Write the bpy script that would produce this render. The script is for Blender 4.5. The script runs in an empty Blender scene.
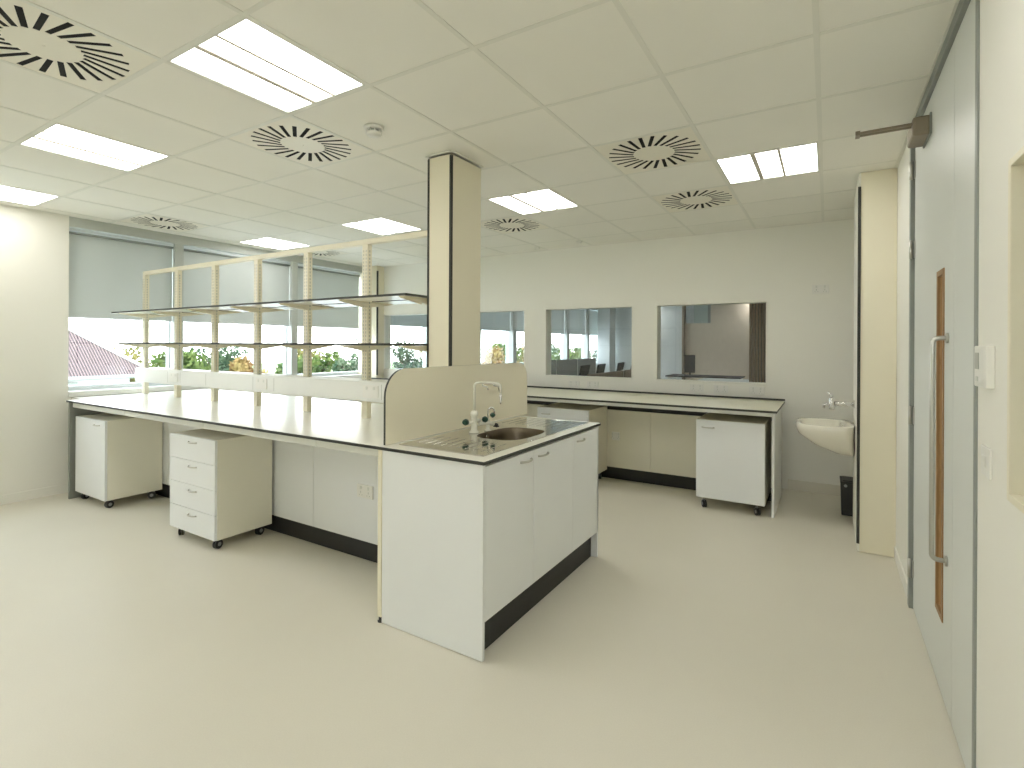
import bpy, bmesh, math, random
from math import sin, cos, pi, radians, sqrt
from mathutils import Vector, Matrix
random.seed(7)
S = bpy.context.scene
COL = S.collection

# ------------------------------------------------------------------ materials
def new_mat(name):
    m = bpy.data.materials.new(name); m.use_nodes = True
    return m, m.node_tree.nodes, m.node_tree.links

def mat(name, col, rough=0.5, metal=0.0, var=0.03, scale=8.0, bump=0.0, bscale=60.0, spec=0.5, coat=0.0):
    m, n, l = new_mat(name)
    b = n['Principled BSDF']
    b.inputs['Roughness'].default_value = rough
    b.inputs['Metallic'].default_value = metal
    b.inputs['Specular IOR Level'].default_value = spec
    b.inputs['Coat Weight'].default_value = coat
    tc = n.new('ShaderNodeTexCoord')
    nz = n.new('ShaderNodeTexNoise'); nz.inputs['Scale'].default_value = scale; nz.inputs['Detail'].default_value = 4
    l.new(tc.outputs['Object'], nz.inputs['Vector'])
    rp = n.new('ShaderNodeValToRGB')
    c0 = [c * (1 - var) for c in col]; c1 = [min(1, c * (1 + var)) for c in col]
    rp.color_ramp.elements[0].position = 0.3; rp.color_ramp.elements[1].position = 0.7
    rp.color_ramp.elements[0].color = (*c0, 1); rp.color_ramp.elements[1].color = (*c1, 1)
    l.new(nz.outputs['Fac'], rp.inputs['Fac']); l.new(rp.outputs['Color'], b.inputs['Base Color'])
    if bump:
        n2 = n.new('ShaderNodeTexNoise'); n2.inputs['Scale'].default_value = bscale; n2.inputs['Detail'].default_value = 3
        bp = n.new('ShaderNodeBump'); bp.inputs['Strength'].default_value = bump; bp.inputs['Distance'].default_value = 0.002
        l.new(tc.outputs['Object'], n2.inputs['Vector']); l.new(n2.outputs['Fac'], bp.inputs['Height'])
        l.new(bp.outputs['Normal'], b.inputs['Normal'])
    return m

def emit(name, col, strength):
    m, n, l = new_mat(name)
    n.remove(n['Principled BSDF'])
    e = n.new('ShaderNodeEmission'); e.inputs['Color'].default_value = (*col, 1); e.inputs['Strength'].default_value = strength
    l.new(e.outputs[0], n['Material Output'].inputs['Surface'])
    return m

def glass_mat(name, tint=(0.95, 0.97, 0.97)):
    m, n, l = new_mat(name); n.remove(n['Principled BSDF'])
    t = n.new('ShaderNodeBsdfTransparent'); t.inputs['Color'].default_value = (*tint, 1)
    g = n.new('ShaderNodeBsdfGlossy'); g.inputs['Roughness'].default_value = 0.0
    lw = n.new('ShaderNodeLayerWeight'); lw.inputs['Blend'].default_value = 0.5
    pw = n.new('ShaderNodeMath'); pw.operation = 'POWER'; pw.inputs[1].default_value = 5.0
    l.new(lw.outputs['Facing'], pw.inputs[0])
    f = n.new('ShaderNodeMath'); f.operation = 'MULTIPLY_ADD'; f.inputs[1].default_value = 0.92; f.inputs[2].default_value = 0.04
    l.new(pw.outputs[0], f.inputs[0])
    x = n.new('ShaderNodeMixShader')
    l.new(f.outputs[0], x.inputs[0]); l.new(t.outputs[0], x.inputs[1]); l.new(g.outputs[0], x.inputs[2])
    l.new(x.outputs[0], n['Material Output'].inputs['Surface'])
    return m

def fabric_mat(name, col, trans):
    m, n, l = new_mat(name); n.remove(n['Principled BSDF'])
    tc = n.new('ShaderNodeTexCoord')
    nz = n.new('ShaderNodeTexNoise'); nz.inputs['Scale'].default_value = 3.0
    l.new(tc.outputs['Object'], nz.inputs['Vector'])
    rp = n.new('ShaderNodeValToRGB')
    rp.color_ramp.elements[0].color = (*[c * .97 for c in col], 1); rp.color_ramp.elements[1].color = (*col, 1)
    l.new(nz.outputs['Fac'], rp.inputs['Fac'])
    d = n.new('ShaderNodeBsdfDiffuse'); t = n.new('ShaderNodeBsdfTranslucent'); x = n.new('ShaderNodeMixShader')
    l.new(rp.outputs[0], d.inputs['Color']); l.new(rp.outputs[0], t.inputs['Color'])
    x.inputs[0].default_value = trans
    l.new(d.outputs[0], x.inputs[1]); l.new(t.outputs[0], x.inputs[2])
    l.new(x.outputs[0], n['Material Output'].inputs['Surface'])
    return m

M = {}
M['wall'] = mat('wall_paint', (0.825, 0.815, 0.75), 0.75, var=0.008, scale=1.5, bump=0.08, bscale=250)
M['ceil'] = mat('ceiling_tile', (0.84, 0.828, 0.765), 0.85, var=0.012, scale=2.0, bump=0.15, bscale=400)
M['ventplate'] = mat('vent_plate', (0.82, 0.79, 0.69), 0.45, var=0.008)
M['grid'] = mat('ceiling_grid', (0.76, 0.755, 0.69), 0.5, var=0.01)
M['cream'] = mat('cream_laminate', (0.80, 0.755, 0.60), 0.38, var=0.01, scale=3)
M['white'] = mat('white_laminate', (0.77, 0.785, 0.785), 0.33, var=0.008, scale=3)
M['carcass'] = mat('carcass_board', (0.76, 0.735, 0.62), 0.45, var=0.01, scale=3)
M['top'] = mat('worktop_laminate', (0.74, 0.73, 0.66), 0.24, var=0.01, scale=5)
M['topcream'] = mat('worktop_cream_laminate', (0.72, 0.70, 0.56), 0.30, var=0.01, scale=5)
M['black'] = mat('black_edge', (0.030, 0.032, 0.026), 0.6, var=0.1)
M['plinth'] = mat('black_plinth', (0.012, 0.012, 0.011), 0.45, var=0.15, scale=20)
M['frame'] = mat('pale_steel_frame', (0.68, 0.69, 0.64), 0.4, var=0.01)
M['post'] = mat('cream_powder_coat', (0.80, 0.755, 0.60), 0.42, var=0.01)
M['chrome'] = mat('chrome', (0.75, 0.75, 0.74), 0.12, metal=1.0, var=0.02)
M['satin'] = mat('satin_steel', (0.55, 0.54, 0.50), 0.3, metal=1.0, var=0.03)
M['steel'] = mat('brushed_steel_sink', (0.60, 0.59, 0.55), 0.09, metal=1.0, var=0.04, scale=30)
M['bowl'] = mat('shaded_steel_bowl', (0.20, 0.165, 0.12), 0.42, metal=1.0, var=0.04, scale=30)  # sink steel darkened to brown, painting in the dim reflections of the bowl
M['rubber'] = mat('black_rubber', (0.02, 0.02, 0.02), 0.5, var=0.1)
M['wheelgrey'] = mat('grey_castor_hub', (0.35, 0.36, 0.36), 0.4, var=0.05)
M['plastic'] = mat('white_plastic', (0.79, 0.785, 0.74), 0.35, var=0.01)
M['plasticgrey'] = mat('grey_display', (0.42, 0.43, 0.39), 0.3, var=0.03)
M['trunk'] = mat('white_pvc_trunking', (0.78, 0.79, 0.76), 0.35, var=0.006)
M['tapwhite'] = mat('white_epoxy_tap', (0.76, 0.75, 0.66), 0.25, var=0.01)
M['green'] = mat('green_tap_knob', (0.006, 0.05, 0.034), 0.35, var=0.1)
M['doorface'] = mat('door_laminate', (0.70, 0.72, 0.69), 0.42, var=0.008, scale=2)
M['doorgrey'] = mat('grey_door_frame', (0.27, 0.29, 0.27), 0.45, var=0.03)
M['bronze'] = mat('bronze_metal', (0.26, 0.22, 0.17), 0.35, metal=0.6, var=0.05)
M['endgrey'] = mat('grey_end_panel', (0.22, 0.23, 0.205), 0.5, var=0.02)
M['dark'] = mat('dark_void', (0.006, 0.006, 0.006), 0.9, var=0.1)
M['alu'] = mat('window_aluminium', (0.66, 0.70, 0.72), 0.4, var=0.02)
M['alugrey'] = mat('grey_window_post', (0.50, 0.53, 0.50), 0.5, var=0.02)
M['sill'] = mat('window_sill_white', (0.78, 0.78, 0.74), 0.35, var=0.01)
M['ceramic'] = mat('white_ceramic', (0.78, 0.75, 0.65), 0.12, var=0.005, coat=0.5)
M['glass'] = glass_mat('clear_glass')
M['blind'] = fabric_mat('blind_fabric', (0.62, 0.65, 0.63), 0.22)
M['light'] = emit('light_diffuser', (1.0, 0.98, 0.925), 6.0)
M['lightmid'] = emit('light_diffuser_centre', (1.0, 0.965, 0.90), 4.6)
M['lightbar'] = mat('light_divider', (0.66, 0.61, 0.54), 0.5, var=0.01)

# floor: smooth vinyl with very fine flecks and faint welded seams
def floor_mat():
    m, n, l = new_mat('vinyl_floor')
    b = n['Principled BSDF']; b.inputs['Roughness'].default_value = 0.42; b.inputs['Specular IOR Level'].default_value = 0.4
    tc = n.new('ShaderNodeTexCoord')
    nz = n.new('ShaderNodeTexNoise'); nz.inputs['Scale'].default_value = 1.3; nz.inputs['Detail'].default_value = 5
    n2 = n.new('ShaderNodeTexNoise'); n2.inputs['Scale'].default_value = 180; n2.inputs['Detail'].default_value = 2
    l.new(tc.outputs['Object'], nz.inputs['Vector']); l.new(tc.outputs['Object'], n2.inputs['Vector'])
    r = n.new('ShaderNodeValToRGB')
    r.color_ramp.elements[0].position = .35; r.color_ramp.elements[1].position = .65
    r.color_ramp.elements[0].color = (0.68, 0.648, 0.555, 1); r.color_ramp.elements[1].color = (0.70, 0.668, 0.572, 1)
    r2 = n.new('ShaderNodeValToRGB')
    r2.color_ramp.elements[0].position = .3; r2.color_ramp.elements[1].position = .7
    r2.color_ramp.elements[0].color = (.96, .96, .96, 1); r2.color_ramp.elements[1].color = (1.0, 1.0, 1.0, 1)
    mx = n.new('ShaderNodeMix'); mx.data_type = 'RGBA'; mx.blend_type = 'MULTIPLY'; mx.inputs[0].default_value = 1
    l.new(nz.outputs['Fac'], r.inputs['Fac']); l.new(n2.outputs['Fac'], r2.inputs['Fac'])
    l.new(r.outputs[0], mx.inputs[6]); l.new(r2.outputs[0], mx.inputs[7]); l.new(mx.outputs[2], b.inputs['Base Color'])
    bp = n.new('ShaderNodeBump'); bp.inputs['Strength'].default_value = .05; bp.inputs['Distance'].default_value = .001
    l.new(n2.outputs['Fac'], bp.inputs['Height']); l.new(bp.outputs['Normal'], b.inputs['Normal'])
    return m
M['floor'] = floor_mat()

def wave_mat(name, c0, c1, scale, rough=0.7, direction='Y', dist=0.6, pos=(0.45, 0.62), rot=(0, 0, 0)):
    m, n, l = new_mat(name)
    b = n['Principled BSDF']; b.inputs['Roughness'].default_value = rough
    tc = n.new('ShaderNodeTexCoord'); mp = n.new('ShaderNodeMapping'); mp.inputs['Rotation'].default_value = rot
    w = n.new('ShaderNodeTexWave'); w.bands_direction = direction
    w.inputs['Scale'].default_value = scale; w.inputs['Distortion'].default_value = dist; w.inputs['Detail'].default_value = 2
    l.new(tc.outputs['Object'], mp.inputs['Vector']); l.new(mp.outputs[0], w.inputs['Vector'])
    r = n.new('ShaderNodeValToRGB'); r.color_ramp.elements[0].position = pos[0]; r.color_ramp.elements[1].position = pos[1]
    r.color_ramp.elements[0].color = (*c0, 1); r.color_ramp.elements[1].color = (*c1, 1)
    l.new(w.outputs['Fac'], r.inputs['Fac']); l.new(r.outputs[0], b.inputs['Base Color'])
    return m
M['oak'] = wave_mat('oak_lining', (0.30, 0.17, 0.07), (0.43, 0.26, 0.12), 14, 0.5, 'X', 2.0, (0.2, 0.8))
M['slatwood'] = wave_mat('slat_timber', (0.22, 0.14, 0.08), (0.32, 0.22, 0.13), 9, 0.55, 'X', 2.0, (0.2, 0.8))
M['rooftile'] = wave_mat('roof_tiles', (0.022, 0.012, 0.011), (0.17, 0.118, 0.108), 5.0, 0.8, 'Y', 0.15, (0.40, 0.75))
M['render'] = mat('white_render', (0.75, 0.74, 0.72), 0.8)
M['paleroof'] = mat('pale_roof_membrane', (0.74, 0.75, 0.75), 0.8)
M['ground'] = mat('grass_ground', (0.16, 0.20, 0.09), 0.9, var=0.3, scale=0.5)
M['bark'] = mat('tree_bark', (0.13, 0.10, 0.07), 0.9, var=0.3, scale=5)
def leaf(name, c0, c1):
    m, n, l = new_mat(name); n.remove(n['Principled BSDF'])
    tc = n.new('ShaderNodeTexCoord'); nz = n.new('ShaderNodeTexNoise'); nz.inputs['Scale'].default_value = 1.2; nz.inputs['Detail'].default_value = 5
    l.new(tc.outputs['Object'], nz.inputs['Vector'])
    r = n.new('ShaderNodeValToRGB'); r.color_ramp.elements[0].position = .38; r.color_ramp.elements[1].position = .62
    r.color_ramp.elements[0].color = (*c0, 1); r.color_ramp.elements[1].color = (*c1, 1)
    l.new(nz.outputs['Fac'], r.inputs['Fac'])
    d = n.new('ShaderNodeBsdfDiffuse'); t = n.new('ShaderNodeBsdfTranslucent'); x = n.new('ShaderNodeMixShader'); x.inputs[0].default_value = .35
    l.new(r.outputs[0], d.inputs[0]); l.new(r.outputs[0], t.inputs[0]); l.new(d.outputs[0], x.inputs[1]); l.new(t.outputs[0], x.inputs[2])
    l.new(x.outputs[0], n['Material Output'].inputs['Surface'])
    return m
M['leafgreen'] = leaf('green_leaves', (0.05, 0.09, 0.03), (0.15, 0.19, 0.06))
M['leafdark'] = leaf('dark_green_leaves', (0.035, 0.07, 0.04), (0.10, 0.14, 0.08))
M['leafgold'] = leaf('autumn_leaves', (0.20, 0.11, 0.05), (0.30, 0.23, 0.09))
M['leafolive'] = leaf('olive_leaves', (0.11, 0.13, 0.05), (0.25, 0.22, 0.08))
M['officewall'] = mat('office_wall', (0.66, 0.69, 0.68), 0.8)
M['beige'] = mat('beige_wall', (0.66, 0.57, 0.46), 0.8)
M['teal'] = mat('frosted_panel', (0.45, 0.53, 0.50), 0.3)
M['carpet'] = mat('office_carpet', (0.20, 0.20, 0.19), 0.95, var=0.15, scale=40)
M['greyfab'] = mat('grey_screen_fabric', (0.24, 0.25, 0.24), 0.9, var=0.05, scale=60)
M['walnut'] = wave_mat('desk_timber', (0.22, 0.17, 0.13), (0.30, 0.24, 0.18), 6, 0.5, 'X', 2.0, (.2, .8))
M['mesh'] = mat('black_chair_mesh', (0.02, 0.02, 0.022), 0.7, var=0.1)

# ------------------------------------------------------------------ mesh helpers
def box(bm, x0, x1, y0, y1, z0, z1, mi=0, edge=None, thin=None, bev=0.0):
    """axis box; edge = material index for the narrow sides, thin = thickness axis 0/1/2"""
    if x0 > x1: x0, x1 = x1, x0
    if y0 > y1: y0, y1 = y1, y0
    if z0 > z1: z0, z1 = z1, z0
    v = [bm.verts.new(p) for p in ((x0,y0,z0),(x1,y0,z0),(x1,y1,z0),(x0,y1,z0),(x0,y0,z1),(x1,y0,z1),(x1,y1,z1),(x0,y1,z1))]
    fs = []
    for idx, ax in (((0,3,2,1),2),((4,5,6,7),2),((0,1,5,4),1),((2,3,7,6),1),((1,2,6,5),0),((3,0,4,7),0)):
        f = bm.faces.new([v[i] for i in idx]); f.material_index = mi
        if edge is not None and ax != thin: f.material_index = edge
        fs.append(f)
    if bev > 0:
        es = set(e for f in fs for e in f.edges)
        bmesh.ops.bevel(bm, geom=list(es), offset=bev, segments=2, affect='EDGES', profile=0.5)
    return fs

def tube(bm, pts, r, seg=12, mi=0, cap=True, smooth=True):
    pts = [Vector(p) for p in pts]
    rs = r if isinstance(r, (list, tuple)) else [r] * len(pts)
    t0 = (pts[1] - pts[0]).normalized()
    up = Vector((0, 0, 1)) if abs(t0.z) < .9 else Vector((1, 0, 0))
    nrm = t0.cross(up).normalized()
    rings = []
    for i, p in enumerate(pts):
        if i == 0: t = (pts[1] - pts[0]).normalized()
        elif i == len(pts) - 1: t = (pts[-1] - pts[-2]).normalized()
        else: t = ((pts[i] - pts[i-1]).normalized() + (pts[i+1] - pts[i]).normalized()).normalized()
        nrm = (nrm - t * nrm.dot(t)).normalized()
        b = t.cross(nrm)
        rings.append([bm.verts.new(p + (nrm * cos(2*pi*k/seg) + b * sin(2*pi*k/seg)) * rs[i]) for k in range(seg)])
    for a, c in zip(rings, rings[1:]):
        for k in range(seg):
            f = bm.faces.new((a[k], a[(k+1) % seg], c[(k+1) % seg], c[k])); f.material_index = mi; f.smooth = smooth
    if cap:
        f = bm.faces.new(rings[0][::-1]); f.material_index = mi
        f = bm.faces.new(rings[-1]); f.material_index = mi

def arc(c, r, a0, a1, n, u, v):
    c, u, v = Vector(c), Vector(u), Vector(v)
    return [c + u * r * cos(a0 + (a1-a0)*i/n) + v * r * sin(a0 + (a1-a0)*i/n) for i in range(n+1)]

def lathe(bm, prof, loc=(0,0,0), seg=24, mi=0, axis='Z', smooth=True):
    rings = []
    L = Vector(loc)
    for r, z in prof:
        ring = []
        for k in range(seg):
            a = 2*pi*k/seg
            p = Vector((r*cos(a), r*sin(a), z))
            if axis == 'X': p = Vector((p.z, p.x, p.y))
            if axis == 'Y': p = Vector((p.y, p.z, p.x))
            ring.append(bm.verts.new(L + p))
        rings.append(ring)
    for a, c in zip(rings, rings[1:]):
        for k in range(seg):
            f = bm.faces.new((a[k], a[(k+1) % seg], c[(k+1) % seg], c[k])); f.material_index = mi; f.smooth = smooth
    if prof[0][0] > 1e-4:
        f = bm.faces.new(rings[0][::-1]); f.material_index = mi
    if prof[-1][0] > 1e-4:
        f = bm.faces.new(rings[-1]); f.material_index = mi

def finish(name, bm, mats, parent=None, bevel=None, recalc=True):
    if recalc: bmesh.ops.recalc_face_normals(bm, faces=bm.faces)
    me = bpy.data.meshes.new(name); bm.to_mesh(me); bm.free()
    for k in (mats if isinstance(mats, (list, tuple)) else [mats]):
        me.materials.append(M[k])
    o = bpy.data.objects.new(name, me); COL.objects.link(o)
    if bevel:
        md = o.modifiers.new('bevel', 'BEVEL'); md.width = bevel; md.segments = 2; md.limit_method = 'ANGLE'; md.angle_limit = radians(40)
    if parent: o.parent = parent
    return o

def obj(name, mats, fn, parent=None, bevel=None):
    bm = bmesh.new(); fn(bm)
    return finish(name, bm, mats, parent, bevel)

def boxobj(name, mats, b, parent=None, bevel=None, **kw):
    bm = bmesh.new(); box(bm, *b, **kw)
    return finish(name, bm, mats, parent, bevel)

def thing(name, label, cat, loc=(0,0,0), group=None, rz=0):
    o = bpy.data.objects.new(name, None); COL.objects.link(o); o.empty_display_size = .1
    o.location = loc; o.rotation_euler = (0, 0, rz)
    o['label'] = label; o['category'] = cat
    if group: o['group'] = group
    return o

def tag(o, label, cat, group=None, kind=None):
    o['label'] = label; o['category'] = cat
    if group: o['group'] = group
    if kind: o['kind'] = kind
    return o

def struct(o): o['kind'] = 'structure'; return o

def dup(root, loc, label=None, rz=None, group=None):
    def cp(o, par):
        c = o.copy(); COL.objects.link(c)
        if par: c.parent = par
        for ch in list(o.children):
            cp(ch, c)
        return c
    r = cp(root, None); r.location = loc
    if rz is not None: r.rotation_euler = (0, 0, rz)
    if label: r['label'] = label
    if group: r['group'] = group
    return r

def boolean(o, cutbm):
    me = bpy.data.meshes.new('cut'); bmesh.ops.recalc_face_normals(cutbm, faces=cutbm.faces); cutbm.to_mesh(me); cutbm.free()
    c = bpy.data.objects.new('cut', me); COL.objects.link(c)
    md = o.modifiers.new('b', 'BOOLEAN'); md.operation = 'DIFFERENCE'; md.object = c; md.solver = 'EXACT'
    dg = bpy.context.evaluated_depsgraph_get(); dg.update()
    nm = bpy.data.meshes.new_from_object(o.evaluated_get(dg))
    o.modifiers.clear(); o.data = nm
    bpy.data.objects.remove(c)
    return o

# ------------------------------------------------------------------ dimensions (metres, camera stands at x=0, y=0)
H = 2.63
XR = 0.40          # door wall
XL = -6.20         # left wall
XW = -6.32         # window plane
YB = 5.75          # back wall (lab face)
YF = -2.60         # wall behind the camera
GX, GY, T = -1.842, 1.0865, 0.6
OY1 = 15.6         # far wall of the office beyond
OX1 = 1.4

# ------------------------------------------------------------------ shell
struct(boxobj('floor', ['floor'], (-6.5, 0.55, YF-.1, YB, -0.1, 0)))
# left wall nearer the camera; out-of-view opening added to bring in more light
def f(bm):
    box(bm, XL-.3, XL, YF-.1, .0, 0, H); box(bm, XL-.3, XL, 1.1, 1.97, 0, H)
    box(bm, XL-.3, XL, .0, 1.1, 0, .90); box(bm, XL-.3, XL, .0, 1.1, 2.53, H)
struct(obj('wall_left', ['wall'], f))
def f(bm):
    box(bm, XW-.12, XL, 1.97, YB, 0, .90)
struct(obj('wall_below_windows', ['wall'], f)).name = 'wall_window_side'
struct(boxobj('trim_window_header', ['alugrey'], (XW-.12, -6.22, 1.97, YB, 2.535, H))).name = 'trim_1'
struct(boxobj('baseboard_left', ['wall'], (XL, XL+.012, YF, 1.97, 0, .085), bevel=.004))
# the wall behind the camera, with one unseen window added for extra daylight
def f(bm):
    box(bm, -6.5, -.47, YF-.1, YF, 0, H); box(bm, .31, .55, YF-.1, YF, 0, H)
    box(bm, -.47, .31, YF-.1, YF, 0, 1.15); box(bm, -.47, .31, YF-.1, YF, 2.25, H)
struct(obj('wall_front', ['wall'], f))
for k in range(1):
    a, b = -.47, .31
    def f(bm, a=a, b=b):
        w = .04
        for (p, q, u, v) in ((a, a+w, 1.15, 2.25), (b-w, b, 1.15, 2.25), (a+w, b-w, 1.15, 1.19), (a+w, b-w, 2.21, 2.25)):
            box(bm, p, q, YF-.08, YF-.02, u, v)
    fr = struct(obj('window_%d' % (20+k), ['alu'], f))
    boxobj('window_pane', ['glass'], (a+.04, b-.04, YF-.053, YF-.047, 1.19, 2.21), fr)
# right wall: opening for door (y 2.12..3.50) and for the side window (y .45..1.77)
def f(bm):
    box(bm, XR, XR+.14, YF-.1, .45, 0, H)
    box(bm, XR, XR+.14, .45, 1.77, 0, 1.03)
    box(bm, XR, XR+.14, .45, 1.77, 1.90, H)
    box(bm, XR, XR+.14, 1.77, 2.085, 0, H)
    box(bm, XR, XR+.14, 3.52, YB, 0, H)
    box(bm, XR, XR+.14, 2.085, 3.52, 2.60, H)
struct(obj('wall_right', ['wall'], f))
struct(boxobj('baseboard_right', ['wall'], (XR-.010, XR, 3.53, 4.24, 0, .085), bevel=.004))
# back wall with four internal windows
WX = [(-5.95, -4.79), (-4.48, -3.38), (-3.085, -1.935), (-1.665, -0.525)]
WZ0, WZ1 = 1.030, 1.888
def f(bm):
    x = XW
    for a, b in WX:
        box(bm, x, a, YB, YB+.14, WZ0, WZ1); x = b
    box(bm, x, OX1, YB, YB+.14, WZ0, WZ1)
    box(bm, XW-.12, OX1, YB, YB+.14, 0, WZ0)
    box(bm, XW-.12, OX1, YB, YB+.14, WZ1, H)
struct(obj('wall_back', ['wall'], f))
struct(boxobj('baseboard_back', ['floor'], (-0.335, 0.19, YB-.012, YB, 0, .10), bevel=.004))
# corridor behind the door wall, so that the side window looks at something real
def f(bm):
    box(bm, 2.2, 2.3, -2.7, YB, -.1, H)
    box(bm, XR+.14, 2.3, -2.8, -2.7, -.1, H)
    box(bm, XR+.14, 2.3, -2.8, YB, H, H+.05)
    box(bm, XR+.14, 2.3, -2.8, YB, -.1, 0)
struct(obj('wall_corridor', ['wall'], f))

# added left wall window, then internal windows: lining frame + pane (+ sub beads)
def f(bm):
    w = .045
    for (p, q, u, v) in ((.0, w, .90, 2.53), (1.1-w, 1.1, .90, 2.53), (w, 1.1-w, .90, .90+w), (w, 1.1-w, 2.53-w, 2.53)):
        box(bm, XL-.20, XL-.13, p, q, u, v)
fr = struct(obj('window_30', ['alu'], f))  # unseen outer window, added to brighten the left side of the room
boxobj('window_pane', ['glass'], (XL-.168, XL-.162, .045, 1.055, .945, 2.485), fr)
n = 1
for a, b in WX:
    def f(bm, a=a, b=b):
        w = .014
        for (x0, x1, z0, z1) in ((a, a+w, WZ0, WZ1), (b-w, b, WZ0, WZ1), (a+w, b-w, WZ0, WZ0+w), (a+w, b-w, WZ1-w, WZ1)):
            box(bm, x0, x1, YB-.006, YB+.146, z0, z1)
    fr = struct(obj('window_%d' % n, ['wall'], f, bevel=.002)); n += 1
    boxobj('window_pane', ['glass'], (a+.014, b-.014, YB+.030, YB+.036, WZ0+.014, WZ1-.014), fr)
# side window in the door wall: deep cream lining
def f(bm):
    w = .02
    for (y0, y1, z0, z1) in ((.45, .45+w, 1.03, 1.90), (1.77-w, 1.77, 1.03, 1.90), (.45+w, 1.77-w, 1.03, 1.03+w), (.45+w, 1.77-w, 1.90-w, 1.90)):
        box(bm, XR-.004, XR+.15, y0, y1, z0, z1)
fr = struct(obj('window_5', ['cream'], f, bevel=.002))
boxobj('window_pane', ['glass'], (XR+.09, XR+.096, .47, 1.75, 1.05, 1.88), fr)

# outer windows of the lab: bays between mullions every 1.45 m, continuing through the office
MY = [1.97] + [2.945 + 1.45*k for k in range(2)] + [4.38 + 1.42*k for k in range(1, 9)]
wn = 6
for k in range(len(MY)-1):
    y0, y1 = MY[k] + (.0 if k == 0 else .0), MY[k+1]
    if k == 2: y1 = 5.75
    segs = [(y0, y1)]
    for (a, b) in segs:
        def f(bm, a=a, b=b):
            w = .045
            for (p, q, r, s) in ((a, a+w, .956, 2.535), (b-w, b, .956, 2.535), (a+w, b-w, .956, .956+w), (a+w, b-w, 2.49, 2.535)):
                box(bm, XW-.09, XW-.02, p, q, r, s)
        fr = struct(obj('window_%d' % wn, ['alu'], f, bevel=.002)); wn += 1
        boxobj('window_pane', ['glass'], (XW-.058, XW-.052, a+.045, b-.045, .995, 2.49), fr)
# grey structural posts on the inside of the mullions
tn = 2
for y in (2.945, 4.395):
    struct(boxobj('trim_%d' % tn, ['alugrey'], (XW-.02, -6.235, y-.035, y+.055, .957, 2.535), bevel=.003)); tn += 1
for y in (7.22, 8.64, 10.06, 11.48, 12.90, 14.32):
    struct(boxobj('trim_%d' % tn, ['alugrey'], (XW-.02, -6.2, y-.05, y+.10, .0, 2.535), bevel=.003)); tn += 1
o = boxobj('window_sill', ['sill'], (XW-.10, -6.192, 1.97, YB-.16, .902, .955), bevel=.004)
tag(struct(o), 'long white window sill behind the lab bench', 'window sill'); o.name = 'trim_%d' % tn; tn += 1

# boxed-in corner post between the outer windows and the back wall
o = boxobj('corner_casing', ['cream', 'black'], (XW-.02, -5.935, YB-.15, YB-.001, .003, H), bevel=None); struct(o); o.name = 'trim_%d' % tn; tn += 1
cc = boxobj('edge_strip', ['black'], (-5.936, -5.912, YB-.156, YB-.140, .95, 2.55), o)

# roller blinds
ords = ['leftmost', 'second', 'third']
bl = [(1.972, 2.905), (3.01, 4.355), (4.46, 5.56)]
for i, (a, b) in enumerate(bl):
    t = thing('roller_blind', ['grey roller blind half lowered in the leftmost window bay beside the plain wall',
                               'grey roller blind half lowered in the middle window bay behind the shelf posts',
                               'grey roller blind half lowered in the window bay nearest the back wall'][i], 'roller blind', (-6.29, (a+b)/2, 2.50), 'grey roller blinds on the outer windows')
    w = (b-a)/2
    boxobj('blind_fabric', ['blind'], (.002, .004, -w, w, -.82, -.005), t)
    obj('bottom_bar', ['alu'], lambda bm: box(bm, -.004, .010, -w, w, -.835, -.815), t, bevel=.002)
    obj('roller_tube', ['doorgrey'], lambda bm: tube(bm, [(.022, -w, -.014), (.022, w, -.014)], .012, 14), t)
    obj('head_rail', ['alu'], lambda bm: box(bm, .022, .030, -w, w, .002, .028), t, bevel=.002)

# ------------------------------------------------------------------ ceiling: tiles with real openings for lamps and diffusers
LIGHTS = [(-1, 0), (-4, 0), (-7, 0), (-4, 4), (-7, 4), (-1, 4), (2, 4), (2, 0), (-1, -4), (-4, -4), (-7, -4), (2, -4)]
VENTS = [(-2, -1), (-2, 1), (1, 3), (1, 5), (-2, 5), (-7, 2), (-7, 5), (1, -1), (-5, 1 if False else -99)]
VENTS = [v for v in VENTS if v[1] > -50]
def f(bm):
    for j in range(-8, 5):
        for i in range(-7, 9):
            if (j, i) in LIGHTS or (j, i) in VENTS: continue
            x0, x1, y0, y1 = GX+j*T, GX+(j+1)*T, GY+i*T, GY+(i+1)*T
            x0, x1 = max(x0, XW-.02), min(x1, XR); y0, y1 = max(y0, YF), min(y1, YB)
            if x1-x0 < .02 or y1-y0 < .02: continue
            g = .002
            box(bm, x0+g, x1-g, y0+g, y1-g, H, H+.015)
    box(bm, -6.5, XR+.14, YF-.1, YB+.14, H+.30, H+.36)
struct(obj('ceiling', ['ceil'], f))
def f(bm):
    w, z0, z1 = .011, H-.0025, H+.03
    for j in range(-8, 5):
        x = GX+j*T
        if XW < x < XR: box(bm, x-w, x+w, YF, YB, z0, z1)
    for i in range(-7, 9):
        y = GY+i*T
        if YF < y < YB: box(bm, XW+.1, XR, y-w, y+w, z0+.0004, z1)
o = struct(obj('trim_ceiling_grid', ['grid'], f)); o.name = 'trim_%d' % tn; tn += 1
def f(bm):   # perimeter angle trim
    box(bm, XL, XR, YB-.02, YB, H-.006, H); box(bm, XL, XL+.02, YF, 1.97, H-.006, H)
    box(bm, XR-.02, XR, YF, YB, H-.006, H)
o = struct(obj('trim_wall_angle', ['grid'], f)); o.name = 'trim_%d' % tn; tn += 1

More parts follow.
